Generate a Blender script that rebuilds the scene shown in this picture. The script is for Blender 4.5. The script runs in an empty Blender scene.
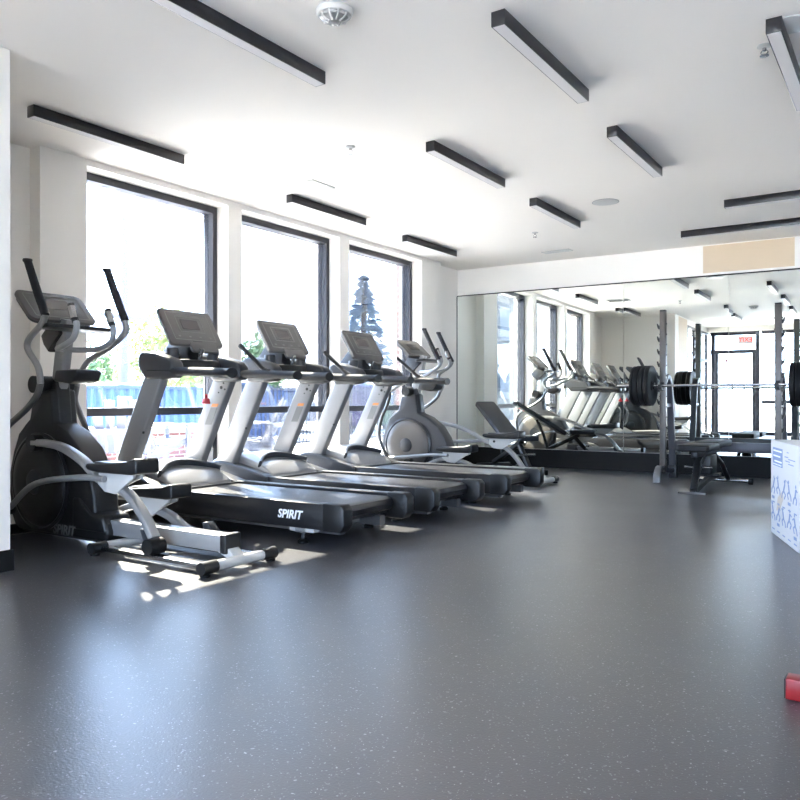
import bpy, math, random
from mathutils import Vector, Matrix
random.seed(4)
C = bpy.context.scene.collection
sc = bpy.context.scene

# ---------------------------------------------------------------- camera, world, sun, exposure
cam = bpy.data.objects.new('camera', bpy.data.cameras.new('camera')); C.objects.link(cam)
cam.location = (0, 0, 0.9); cam.rotation_euler = (math.radians(90), 0, math.radians(33.6))
cam.data.sensor_width = 36; cam.data.lens = 770 / 800 * 36
cam.data.clip_start = 0.02; cam.data.clip_end = 300
sc.camera = cam
sc.view_settings.view_transform = 'Standard'
sc.view_settings.look = 'None'
sc.view_settings.gamma = 1
sc.view_settings.use_curve_mapping = False
sc.view_settings.exposure = 1.78
sc.cycles.use_denoising = True
sc.cycles.max_bounces = 14
sc.cycles.diffuse_bounces = 8
sc.cycles.glossy_bounces = 8
sc.cycles.transparent_max_bounces = 16
sc.cycles.sample_clamp_indirect = 12
sc.cycles.caustics_reflective = True

w = bpy.data.worlds.new('sky'); sc.world = w; w.use_nodes = True
n, l = w.node_tree.nodes, w.node_tree.links
n.clear()
tc = n.new('ShaderNodeTexCoord'); sp = n.new('ShaderNodeSeparateXYZ')
cr = n.new('ShaderNodeValToRGB'); bg = n.new('ShaderNodeBackground'); wo = n.new('ShaderNodeOutputWorld')
l.new(tc.outputs['Generated'], sp.inputs[0]); l.new(sp.outputs['Z'], cr.inputs[0])
cr.color_ramp.elements[0].position = 0.0; cr.color_ramp.elements[0].color = (0.60, 0.74, 1, 1)
cr.color_ramp.elements[1].position = 0.5; cr.color_ramp.elements[1].color = (0.42, 0.62, 1, 1)
l.new(cr.outputs[0], bg.inputs[0]); bg.inputs[1].default_value = 5.4
l.new(bg.outputs[0], wo.inputs[0])

sun = bpy.data.objects.new('sun', bpy.data.lights.new('sun', 'SUN')); C.objects.link(sun)
sun.data.energy = 38; sun.data.angle = math.radians(0.6); sun.data.color = (1, 0.91, 0.78)
sun.rotation_euler = Vector((2.55, -1.42, -2.5)).to_track_quat('-Z', 'Y').to_euler()
sun.location = (-12, 8, 12)

def portal(name, loc, rot, sx, sy):
    L = bpy.data.lights.new(name, 'AREA'); L.shape = 'RECTANGLE'; L.size = sx; L.size_y = sy
    L.cycles.is_portal = True
    o = bpy.data.objects.new(name, L); C.objects.link(o); o.location = loc; o.rotation_euler = rot
OPEN = [(3.59, 5.06), (5.23, 6.73), (6.90, 8.44)]
for a, b in OPEN:
    portal('daylight_portal', (-5.62, (a + b) / 2, 1.4), (0, math.radians(-90), 0), 2.7, b - a)
portal('daylight_portal', (-0.5, -1.72, 1.4), (math.radians(90), 0, 0), 7, 2.7)

# ---------------------------------------------------------------- materials
def mat(name, col, rough=.5, metal=0, var=0, vscale=8, bump=0, bscale=60, spec=.5, coat=0, emit=None, estr=0):
    m = bpy.data.materials.new(name); m.use_nodes = True
    N, L = m.node_tree.nodes, m.node_tree.links
    b = N['Principled BSDF']
    b.inputs['Base Color'].default_value = (*col, 1); b.inputs['Roughness'].default_value = rough
    b.inputs['Metallic'].default_value = metal; b.inputs['Specular IOR Level'].default_value = spec
    b.inputs['Coat Weight'].default_value = coat
    if emit: b.inputs['Emission Color'].default_value = (*emit, 1); b.inputs['Emission Strength'].default_value = estr
    t = N.new('ShaderNodeTexCoord')
    if var:
        x = N.new('ShaderNodeTexNoise'); x.inputs['Scale'].default_value = vscale; x.inputs['Detail'].default_value = 4
        L.new(t.outputs['Object'], x.inputs['Vector'])
        r = N.new('ShaderNodeMixRGB'); r.inputs[1].default_value = (*[c * (1 - var) for c in col], 1)
        r.inputs[2].default_value = (*[min(1, c * (1 + var)) for c in col], 1)
        L.new(x.outputs['Fac'], r.inputs[0]); L.new(r.outputs[0], b.inputs['Base Color'])
    if bump:
        x = N.new('ShaderNodeTexNoise'); x.inputs['Scale'].default_value = bscale; x.inputs['Detail'].default_value = 3
        L.new(t.outputs['Object'], x.inputs['Vector'])
        u = N.new('ShaderNodeBump'); u.inputs['Strength'].default_value = bump; u.inputs['Distance'].default_value = .01
        L.new(x.outputs['Fac'], u.inputs['Height']); L.new(u.outputs[0], b.inputs['Normal'])
    return m

M = dict(
    wall=mat('white_paint', (.84, .81, .765), .6, bump=.05, bscale=120),
    ceil=mat('ceiling_paint', (.84, .80, .755), .75, bump=.04, bscale=90),
    beige=mat('beige_surface', (.66, .53, .38), .6),
    base=mat('dark_baseboard', (.008, .008, .008), .6, spec=.2),
    frame=mat('dark_bronze_aluminium', (.045, .046, .055), .35, .3),
    black=mat('black_plastic', (.0075, .0075, .008), .42, var=.15),
    satin=mat('satin_black', (.012, .012, .014), .3, var=.1),
    dark=mat('charcoal_plastic', (.035, .036, .04), .4, var=.1),
    foam=mat('black_foam', (.012, .012, .015), .7, bump=.2, bscale=300),
    belt=mat('treadmill_belt', (.012, .012, .016), .3, bump=.05, spec=.9, bscale=500),
    silver=mat('silver_powder_coat', (.30, .30, .30), .32, .35, var=.04, vscale=20),
    white=mat('white_powder_coat', (.50, .50, .49), .3, var=.03),
    greymetal=mat('grey_metal', (.17, .17, .175), .33, .6, var=.06, vscale=15),
    chrome=mat('brushed_steel', (.42, .42, .42), .25, 1),
    console=mat('console_face', (.085, .081, .077), .42, var=.05),
    screen=mat('console_display', (.075, .066, .064), .15),
    cline=mat('console_print', (.17, .165, .16), .4),
    disc=mat('grey_disc_cover', (.105, .092, .08), .45, var=.08),
    lamp=mat('lamp_diffuser', (.66, .64, .64), .5, emit=(1, .97, .97), estr=.02),
    red=mat('red_paint', (.22, .006, .008), .4, var=.1),
    redpl=mat('red_plastic', (.45, .008, .015), .4),
    vinyl=mat('black_vinyl', (.008, .007, .007), .5, spec=.3, bump=.12, bscale=160),
    gvinyl=mat('charcoal_vinyl', (.018, .02, .027), .45, bump=.12, bscale=160),
    rackp=mat('grey_rack_paint', (.115, .105, .098), .38, .4, var=.08, vscale=20),
    rackb=mat('blue_grey_rack_paint', (.065, .068, .082), .42, .3, var=.08),
    rubber=mat('black_rubber', (.007, .007, .007), .6, spec=.25, var=.2, bump=.1),
    box=mat('printed_white_board', (.60, .58, .56), .55, var=.03),
    ink=mat('blue_print', (.20, .26, .42), .6),
    inkt=mat('tan_print', (.55, .46, .36), .6),
    ply=mat('plywood_edge', (.62, .47, .3), .6, var=.15, vscale=20),
    wht=mat('white_letter', (.85, .85, .85), .5),
    orange=mat('orange_sticker', (.6, .2, .04), .5),
    stick=mat('grey_sticker', (.15, .15, .15), .5),
    exitr=mat('exit_red', (.9, .03, .02), .4, emit=(1, .05, .03), estr=.25),
    conc=mat('patio_concrete', (.62, .60, .57), .8, var=.08, vscale=2),
    blue=mat('blue_corrugated_metal', (.024, .07, .19), .5, var=.08),
    blued=mat('deep_blue_paint', (.01, .03, .11), .45),
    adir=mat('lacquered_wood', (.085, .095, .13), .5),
    leaf=mat('green_leaves', (.09, .15, .06), .6, var=.5, vscale=4),
    leafy=mat('yellow_green_leaves', (.15, .18, .05), .6, var=.4, vscale=4),
    spruce=mat('blue_spruce_needles', (.08, .13, .19), .7, var=.4, vscale=5),
    bark=mat('bark', (.05, .035, .03), .9, var=.3),
    pole=mat('weathered_pole', (.085, .085, .12), .8, var=.1),
    cream=mat('cream_render', (.16, .15, .14), .8, var=.05, vscale=1),
    bluegl=mat('bluish_glass', (.03, .045, .07), .15),
    carw=mat('pearl_white_car_paint', (.14, .15, .18), .35, coat=.3),
    carb=mat('light_blue_car_paint', (.03, .055, .12), .35, coat=.3),
    purple=mat('purple_cloth', (.035, .022, .08), .8),
    teal=mat('teal_cloth', (.02, .07, .08), .8),
    green=mat('green_cloth', (.03, .08, .025), .8),
    pink=mat('pink_cloth', (.16, .015, .05), .8),
    tyre=mat('tyre', (.02, .02, .02), .7),
)
# floor: dark speckled rubber
def floor_mat():
    m = bpy.data.materials.new('speckled_rubber_floor'); m.use_nodes = True
    N, L = m.node_tree.nodes, m.node_tree.links; b = N['Principled BSDF']
    t = N.new('ShaderNodeTexCoord')
    nz = N.new('ShaderNodeTexNoise'); nz.inputs['Scale'].default_value = 30; nz.inputs['Detail'].default_value = 2
    L.new(t.outputs['Object'], nz.inputs['Vector'])
    dis = N.new('ShaderNodeMixRGB'); dis.blend_type = 'ADD'; dis.inputs[0].default_value = .03
    L.new(t.outputs['Object'], dis.inputs[1]); L.new(nz.outputs['Color'], dis.inputs[2])
    facs = []
    for scl, th, pick in ((58, .19, .55), (120, .22, .5)):
        v = N.new('ShaderNodeTexVoronoi'); v.inputs['Scale'].default_value = scl; v.inputs['Randomness'].default_value = 1
        L.new(dis.outputs[0], v.inputs['Vector'])
        a = N.new('ShaderNodeMath'); a.operation = 'LESS_THAN'; a.inputs[1].default_value = th
        L.new(v.outputs['Distance'], a.inputs[0])
        s = N.new('ShaderNodeSeparateColor'); L.new(v.outputs['Color'], s.inputs[0])
        g = N.new('ShaderNodeMath'); g.operation = 'GREATER_THAN'; g.inputs[1].default_value = pick
        L.new(s.outputs[0], g.inputs[0])
        p = N.new('ShaderNodeMath'); p.operation = 'MULTIPLY'; L.new(a.outputs[0], p.inputs[0]); L.new(g.outputs[0], p.inputs[1])
        p2 = N.new('ShaderNodeMath'); p2.operation = 'MULTIPLY'; L.new(p.outputs[0], p2.inputs[0]); L.new(s.outputs[1], p2.inputs[1])
        facs.append(p2)
    mx = N.new('ShaderNodeMath'); mx.operation = 'MAXIMUM'; L.new(facs[0].outputs[0], mx.inputs[0]); L.new(facs[1].outputs[0], mx.inputs[1])
    big = N.new('ShaderNodeTexNoise'); big.inputs['Scale'].default_value = 1.3; big.inputs['Detail'].default_value = 5
    L.new(t.outputs['Object'], big.inputs['Vector'])
    c0 = N.new('ShaderNodeMixRGB'); c0.inputs[1].default_value = (.042, .042, .047, 1); c0.inputs[2].default_value = (.062, .062, .068, 1)
    L.new(big.outputs['Fac'], c0.inputs[0])
    c1 = N.new('ShaderNodeMixRGB'); c1.inputs[2].default_value = (.32, .32, .33, 1)
    L.new(c0.outputs[0], c1.inputs[1]); L.new(mx.outputs[0], c1.inputs[0]); L.new(c1.outputs[0], b.inputs['Base Color'])
    rr = N.new('ShaderNodeMapRange'); rr.inputs['To Min'].default_value = .25; rr.inputs['To Max'].default_value = .34
    L.new(big.outputs['Fac'], rr.inputs[0]); L.new(rr.outputs[0], b.inputs['Roughness'])
    b.inputs['Specular IOR Level'].default_value = 1.0
    fn = N.new('ShaderNodeTexNoise'); fn.inputs['Scale'].default_value = 140; fn.inputs['Detail'].default_value = 2
    L.new(t.outputs['Object'], fn.inputs['Vector'])
    wv = N.new('ShaderNodeTexNoise'); wv.inputs['Scale'].default_value = 5; wv.inputs['Detail'].default_value = 3
    L.new(t.outputs['Object'], wv.inputs['Vector'])
    ad = N.new('ShaderNodeMath'); ad.operation = 'MULTIPLY_ADD'; ad.inputs[1].default_value = 1.2
    L.new(wv.outputs['Fac'], ad.inputs[0]); L.new(fn.outputs['Fac'], ad.inputs[2])
    bu = N.new('ShaderNodeBump'); bu.inputs['Strength'].default_value = .18; bu.inputs['Distance'].default_value = .004
    L.new(ad.outputs[0], bu.inputs['Height']); L.new(bu.outputs[0], b.inputs['Normal'])
    return m
M['floor'] = floor_mat()
def brick_mat():
    m = bpy.data.materials.new('red_brick'); m.use_nodes = True
    N, L = m.node_tree.nodes, m.node_tree.links; b = N['Principled BSDF']
    t = N.new('ShaderNodeTexCoord'); s = N.new('ShaderNodeSeparateXYZ'); L.new(t.outputs['Object'], s.inputs[0])
    a = N.new('ShaderNodeMath'); a.operation = 'ADD'; L.new(s.outputs[0], a.inputs[0]); L.new(s.outputs[1], a.inputs[1])
    c = N.new('ShaderNodeCombineXYZ'); L.new(a.outputs[0], c.inputs[0]); L.new(s.outputs[2], c.inputs[1])
    k = N.new('ShaderNodeTexBrick'); k.inputs['Scale'].default_value = 1; k.inputs['Brick Width'].default_value = .21
    k.inputs['Row Height'].default_value = .075; k.inputs['Mortar Size'].default_value = .008
    k.inputs['Color1'].default_value = (.14, .05, .045, 1); k.inputs['Color2'].default_value = (.11, .045, .04, 1); k.inputs['Mortar'].default_value = (.3, .28, .28, 1)
    L.new(c.outputs[0], k.inputs['Vector']); L.new(k.outputs[0], b.inputs['Base Color']); b.inputs['Roughness'].default_value = .85
    return m
M['brick'] = brick_mat()
def glass_mat(name, tint, refl):
    m = bpy.data.materials.new(name); m.use_nodes = True
    N, L = m.node_tree.nodes, m.node_tree.links; N.clear()
    o = N.new('ShaderNodeOutputMaterial'); tr = N.new('ShaderNodeBsdfTransparent'); tr.inputs[0].default_value = (*tint, 1)
    g = N.new('ShaderNodeBsdfGlossy'); g.inputs['Roughness'].default_value = 0
    f = N.new('ShaderNodeFresnel'); f.inputs[0].default_value = 1.45
    mu = N.new('ShaderNodeMath'); mu.operation = 'MULTIPLY'; mu.inputs[1].default_value = refl; L.new(f.outputs[0], mu.inputs[0])
    x = N.new('ShaderNodeMixShader'); L.new(mu.outputs[0], x.inputs[0]); L.new(tr.outputs[0], x.inputs[1]); L.new(g.outputs[0], x.inputs[2])
    L.new(x.outputs[0], o.inputs[0]); return m
M['glass'] = glass_mat('window_glass', (.97, .985, .98), .8)
def mirror_mat():
    m = bpy.data.materials.new('mirror_silver'); m.use_nodes = True
    N, L = m.node_tree.nodes, m.node_tree.links; N.clear()
    o = N.new('ShaderNodeOutputMaterial'); g = N.new('ShaderNodeBsdfGlossy'); g.inputs['Roughness'].default_value = 0
    g.inputs[0].default_value = (.86, .90, .865, 1); L.new(g.outputs[0], o.inputs[0]); return m
M['mirror'] = mirror_mat()

# ---------------------------------------------------------------- mesh helpers
class MB:
    def __init__(s, o=(0, 0, 0)): s.v = []; s.f = []; s.o = Vector(o)
    def add(s, vs, fs):
        k = len(s.v); s.v += [Vector(v) - s.o for v in vs]; s.f += [[i + k for i in f] for f in fs]; return s
    def box(s, x0, x1, y0, y1, z0, z1):
        vs = [(x, y, z) for x in (x0, x1) for y in (y0, y1) for z in (z0, z1)]
        return s.add(vs, [(0, 1, 3, 2), (4, 6, 7, 5), (0, 4, 5, 1), (2, 3, 7, 6), (0, 2, 6, 4), (1, 5, 7, 3)])
    def prism(s, pts, a, b, axis='y'):
        def q(p, t): return (p[0], t, p[1]) if axis == 'y' else (t, p[0], p[1]) if axis == 'x' else (p[0], p[1], t)
        n = len(pts); vs = [q(p, a) for p in pts] + [q(p, b) for p in pts]
        fs = [list(range(n)), list(range(2 * n - 1, n - 1, -1))] + [(i, n + i, n + (i + 1) % n, (i + 1) % n) for i in range(n)]
        return s.add(vs, fs)
    def sweep(s, path, sec, closed=False):
        path = [Vector(p) for p in path]; n = len(sec); vs = []; fs = []
        T = []
        for i in range(len(path)):
            a = path[max(i - 1, 0)]; b = path[min(i + 1, len(path) - 1)]; T.append((b - a).normalized())
        up = Vector((0, 1, 0)) if abs(T[0].y) < .9 else Vector((0, 0, 1))
        for i, p in enumerate(path):
            sd = T[i].cross(up)
            if sd.length < 1e-4: sd = Vector((1, 0, 0))
            sd.normalize(); uu = sd.cross(T[i]).normalized(); up = uu
            sc_ = sec[i] if isinstance(sec[0], list) else sec
            n = len(sc_)
            vs += [p + uu * c[0] + sd * c[1] for c in sc_]
        for i in range(len(path) - 1):
            for j in range(n): fs.append((i * n + j, i * n + (j + 1) % n, (i + 1) * n + (j + 1) % n, (i + 1) * n + j))
        fs.append(list(range(n))[::-1]); fs.append([(len(path) - 1) * n + j for j in range(n)])
        return s.add(vs, fs)
    def tube(s, path, r, n=14, smooth=True):
        if smooth and len(path) > 2: path = spline(path)
        if isinstance(r, (int, float)): sec = ring(r, n)
        else:
            m = len(path); sec = []
            for i in range(m):
                t = i / (m - 1) * (len(r) - 1); k = min(int(t), len(r) - 2); q = t - k
                sec.append(ring(r[k] * (1 - q) + r[k + 1] * q, n))
        return s.sweep(path, sec)
    def cyl(s, a, b, r, n=20): return s.sweep([a, b], ring(r, n))
    def lathe(s, prof, c, axis='z', n=32, hollow=False):
        if hollow: prof = prof + [prof[0]]
        vs = []; fs = []; m = len(prof)
        for i in range(n):
            t = 2 * math.pi * i / n
            for r, h in prof:
                x, y = r * math.cos(t), r * math.sin(t)
                v = (x, y, h) if axis == 'z' else (x, h, y) if axis == 'y' else (h, x, y)
                vs.append(Vector(c) + Vector(v))
        for i in range(n):
            for j in range(m - 1): fs.append((i * m + j, ((i + 1) % n) * m + j, ((i + 1) % n) * m + j + 1, i * m + j + 1))
        if not hollow and prof[0][0] > 1e-6: fs.append([i * m for i in range(n)][::-1])
        if not hollow and prof[-1][0] > 1e-6: fs.append([i * m + m - 1 for i in range(n)])
        return s.add(vs, fs)
    def slab(s, c, ex, ey, ez, r=.02, k=4):
        # rounded panel: half extents along vectors ex, ey (face) and ez (thickness)
        c, ex, ey, ez = map(Vector, (c, ex, ey, ez)); a, b = ex.length, ey.length; X, Y = ex.normalized(), ey.normalized()
        pts = []
        for sx, sy, t0 in ((1, 1, 0), (-1, 1, 90), (-1, -1, 180), (1, -1, 270)):
            for i in range(k + 1):
                t = math.radians(t0 + 90 * i / k); pts.append((sx * (a - r) + r * math.cos(t), sy * (b - r) + r * math.sin(t)))
        n = len(pts); vs = [c + X * p[0] + Y * p[1] - ez for p in pts] + [c + X * p[0] + Y * p[1] + ez for p in pts]
        return s.add(vs, [list(range(n))[::-1], list(range(n, 2 * n))] + [(i, (i + 1) % n, n + (i + 1) % n, n + i) for i in range(n)])
    def build(s, name, m, parent=None, bevel=0, ang=35, seg=2):
        me = bpy.data.meshes.new(name); me.from_pydata([tuple(v) for v in s.v], [], s.f); me.validate()
        import bmesh
        bm = bmesh.new(); bm.from_mesh(me); bmesh.ops.recalc_face_normals(bm, faces=bm.faces)
        if bevel:
            es = [e for e in bm.edges if len(e.link_faces) == 2 and e.calc_face_angle(0) > math.radians(30)]
            bmesh.ops.bevel(bm, geom=es, offset=bevel, segments=seg, affect='EDGES', profile=.5, clamp_overlap=True)
        bm.to_mesh(me); bm.free()
        for p in me.polygons: p.use_smooth = True
        me.set_sharp_from_angle(angle=math.radians(ang))
        me.materials.append(M[m] if isinstance(m, str) else m)
        o = bpy.data.objects.new(name, me); C.objects.link(o)
        if parent: o.parent = parent
        return o
def ring(r, n): return [(r * math.cos(2 * math.pi * i / n), r * math.sin(2 * math.pi * i / n)) for i in range(n)]
def rect(a, b, r=.006):
    pts = []
    for sx, sy, t0 in ((1, 1, 0), (-1, 1, 90), (-1, -1, 180), (1, -1, 270)):
        for i in range(3):
            t = math.radians(t0 + 45 * i); pts.append((sx * (a - r) + r * math.cos(t), sy * (b - r) + r * math.sin(t)))
    return pts
def spline(P, k=7):
    P = [Vector(p) for p in P]; Q = [2 * P[0] - P[1]] + P + [2 * P[-1] - P[-2]]; out = []
    for i in range(1, len(Q) - 2):
        a, b, c, d = Q[i - 1:i + 3]
        for j in range(k):
            t = j / k
            out.append(.5 * ((2 * b) + (c - a) * t + (2 * a - 5 * b + 4 * c - d) * t * t + (3 * b - a - 3 * c + d) * t ** 3))
    out.append(P[-1]); return out
def tag(o, label, cat, group=None, kind=None):
    o['label'] = label; o['category'] = cat
    if group: o['group'] = group
    if kind: o['kind'] = kind
    return o
def thing(name, loc, label, cat, group=None, rz=0):
    o = bpy.data.objects.new(name, None); C.objects.link(o); o.location = loc; o.rotation_euler.z = rz
    o.empty_display_size = .1
    return tag(o, label, cat, group)
def struct(mb, name, m, bevel=0, parent=None):
    o = mb.build(name, m, parent, bevel)
    if not parent: o['kind'] = 'structure'
    return o
def copy_tree(o, parent=None):
    c = o.copy(); C.objects.link(c)
    if parent: c.parent = parent
    for ch in list(o.children): copy_tree(ch, c)
    return c
def text(body, size, name, m, parent, mtx, depth=.002, shear=0, bold=0, align='CENTER'):
    cu = bpy.data.curves.new(name, 'FONT'); cu.body = body; cu.size = size; cu.extrude = depth; cu.shear = shear
    cu.offset = bold; cu.align_x = align; cu.align_y = 'CENTER'; cu.resolution_u = 3
    t = bpy.data.objects.new(name, cu); C.objects.link(t)
    bpy.context.view_layer.update()
    me = bpy.data.meshes.new_from_object(t.evaluated_get(bpy.context.evaluated_depsgraph_get()))
    bpy.data.objects.remove(t); bpy.data.curves.remove(cu)
    me.materials.clear(); me.materials.append(M[m])
    o = bpy.data.objects.new(name, me); C.objects.link(o)
    if parent: o.parent = parent
    o.matrix_local = mtx; return o
def face_mtx(loc, right, up):
    X = Vector(right).normalized(); Z = X.cross(Vector(up)).normalized(); Y = Z.cross(X)
    m = Matrix((X, Y, Z)).transposed().to_4x4(); m.translation = Vector(loc); return m

# ---------------------------------------------------------------- the room
H = 2.75; XW = -5.27; XR = -5.40; YB = 9.66; PX = -3.97; BY = -1.6; RX = 3.0
TD = math.tan(math.radians(1.3))
def yb(x): return YB + (x + 3.4) * TD      # the mirror wall is very slightly out of square
struct(MB().box(-5.6, RX + .1, BY - .1, 10.1, -.12, 0), 'floor', 'floor')
struct(MB().box(-5.6, RX + .1, BY - .1, 10.1, H, H + .15), 'ceiling', 'ceil')
# window wall: front plane with three openings, recessed strips at both ends
wl = MB()
ys = [3.21] + [v for o in OPEN for v in o] + [8.93]
for i in range(0, len(ys), 2): wl.box(-5.60, XW, ys[i], ys[i + 1], 0, H)
for a, b in OPEN: wl.box(-5.60, XW, a, b, 2.70, H); wl.box(-5.60, XW, a, b, 0, .10)
wl.box(-5.60, XR, 2.2, 3.21, 0, H); wl.box(-5.60, XR, 8.93, 9.75, 0, H)
struct(wl, 'wall_left', 'wall')
struct(MB().box(-5.6, PX - .2, 2.05, 2.25, 0, H), 'wall_bay', 'wall')
struct(MB().box(PX - .2, PX, .95, 2.25, 0, H), 'wall_near', 'wall')
struct(MB().box(PX - .012, PX + .002, 1.0, 1.9, .12, H - .02), 'trim_1', 'beige')
struct(MB().prism([(-5.6, yb(-5.6)), (RX + .1, yb(RX)), (RX + .1, 10.1), (-5.6, 10.1)], 0, H, 'z'), 'wall_back', 'wall')
struct(MB().box(RX, RX + .15, BY, 10, 0, H), 'wall_right', 'wall')
def along(x0, x1, z0, z1, t, off=0):
    return [(x0, yb(x0) - off), (x1, yb(x1) - off), (x1, yb(x1) - t - off), (x0, yb(x0) - t - off)]
struct(MB().prism(along(-5.40, RX, 0, .24, .025), 0, .24, 'z'), 'baseboard_back', 'base')
struct(MB().box(XR, XR + .012, 8.94, 9.6, 0, .1).box(XW, XW + .012, 3.22, 3.58, 0, .1).box(XW, XW + .012, 5.07, 5.22, 0, .1).box(XW, XW + .012, 6.74, 6.89, 0, .1).box(XW, XW + .012, 8.45, 8.92, 0, .1), 'baseboard_left', 'base')
struct(MB().box(PX, PX + .014, .95, 2.264, 0, .11).box(-5.39, PX, 2.25, 2.264, 0, .11), 'baseboard_near', 'base')
struct(MB().prism(along(-2.08, -1.10, 0, 0, .003), 2.415, H - .012, 'z'), 'trim_2', 'beige')  # thin beige panel on the wall above the mirror

# windows
for i, (a, b) in enumerate(OPEN):
    fr = MB().box(-5.54, -5.42, a, a + .05, .10, 2.70).box(-5.54, -5.42, b - .05, b, .10, 2.70)
    fr.box(-5.54, -5.42, a + .05, b - .05, 2.64, 2.70).box(-5.54, -5.42, a + .05, b - .05, .10, .16).box(-5.54, -5.42, a + .05, b - .05, .77, .835)
    o = struct(fr, 'window_%d' % (i + 1), 'frame')
    g = MB().box(-5.486, -5.48, a + .05, b - .05, .16, .77).box(-5.486, -5.48, a + .05, b - .05, .835, 2.64).build('pane', 'glass', o)
    MB().box(-5.42, XW + .012, a + .003, b - .003, .10, .115).build('window_sill', 'wall', o)
# rear glazing behind the camera (seen in the mirror)
def glazed(x0, x1, y, name, muls, rails):
    fr = MB()
    for x in muls: fr.box(x - .045, x + .045, y - .06, y + .06, 0.0, 2.62)
    for z in rails: fr.box(x0, x1, y - .05, y + .05, z - .045, z + .045)
    o = struct(fr, name, 'frame')
    MB().box(x0, x1, y - .004, y + .004, .05, 2.60).build('pane', 'glass', o)
    return o
glazed(-3.90, -2.66, BY, 'door_1', (-3.84, -2.68), (2.58, 2.12, .05))
MB().box(-3.79, -3.72, BY - .03, BY + .03, .03, 2.09).box(-2.80, -2.73, BY - .03, BY + .03, .03, 2.09).build('door_leaf_stile', 'frame', bpy.data.objects['door_1'])
glazed(-2.59, RX, BY, 'window_4', (-1.35, -.1, 1.2, 2.4), (2.59, .85, .06))
struct(MB().box(PX, RX, BY - .08, BY + .08, 2.62, H), 'wall_front', 'wall')
fr = MB()
for y in (BY + .06, -.75, .05, .92): fr.box(PX - .06, PX + .0, y - .05, y + .05, 0, 2.62)
for z in (2.59, 1.9, .05): fr.box(PX - .06, PX, BY, .95, z - .03, z + .03)
o = struct(fr, 'window_5', 'frame'); MB().box(PX - .034, PX - .028, BY + .06, .92, .05, 2.60).build('pane', 'glass', o)
struct(MB().box(PX - .2, PX, BY, .95, 2.62, H), 'wall_side_header', 'wall')
struct(MB().box(-4.6, RX, BY - 2.6, BY - .12, 2.78, 2.92), 'sky_blocker_rear', 'ceil')  # added overhang outside the rear glazing, only there to cut sky light
struct(MB().box(-6.6, -4.22, BY - 2.6, 1.55, 2.78, 2.92), 'sky_blocker_side', 'ceil')  # second added overhang, keeps sky light off the side glass
# door pull handles + exit sign
dh = bpy.data.objects['door_1']
for x in (-3.25, -2.98): MB().cyl((x, BY + .12, .8), (x, BY + .12, 1.9), .016).cyl((x, BY, .9), (x, BY + .12, .9), .01).cyl((x, BY, 1.8), (x, BY + .12, 1.8), .01).build('handle', 'chrome', dh)
de = MB(); rr_ = random.Random(3)
for i in range(9): de.box(-3.60 + i * .055, -3.572 + i * .055, BY + .005, BY + .008, 1.38 - .05 * rr_.random(), 1.62 + .07 * rr_.random())
de.build('door_decal', 'inkt', dh)
MB().box(-3.56, -3.50, BY + .005, BY + .008, 1.86, 1.93).build('door_decal', 'redpl', dh)
ex = thing('exit_sign', (-2.95, BY + .1, 2.40), 'white exit sign with red EXIT letters above the glass door seen in the mirror', 'exit sign')
MB().box(-.17, .17, -.02, .02, -.10, .10).build('housing', 'white', ex, .008)
text('EXIT', .15, 'lettering', 'exitr', ex, face_mtx((0, .022, 0), (-1, 0, 0), (0, 0, 1)), .002, 0, .001)
MB().box(-.02, .02, -.08, -.02, -.03, .03).build('bracket', 'white', ex)

# mirror panes
seams = [-5.40, -3.03, -1.79, .6]
for k in range(3):
    a, b = seams[k] + .002, seams[k + 1] - .002
    e = .012 if k == 0 else 0; e2 = .0065 if k == 1 else 0
    P = [(a, yb(a) - .006 ), (b, yb(b) - .006 + 0), (b, yb(b) - .012 - e2), (a, yb(a) - .012 - e)]
    o = tag(MB().prism(P, .245, 2.37, 'z').build('wall_mirror', 'mirror'),
        ['tall wall mirror pane nearest the window corner, left of the first seam', 'wall mirror pane behind the left end of the barbell rack, between two seams', 'wall mirror pane right of the second seam, behind the barbell'][k], 'mirror', 'frameless mirror panes on the back wall')
struct(MB().prism(along(-5.40, .6, 0, 0, .02), 2.371, 2.385, 'z').prism([(-5.40, yb(-5.4)), (-5.392, yb(-5.4)), (-5.392, yb(-5.4) - .03), (-5.40, yb(-5.4) - .03)], .24, 2.371, 'z'), 'trim_3', 'base')

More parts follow.
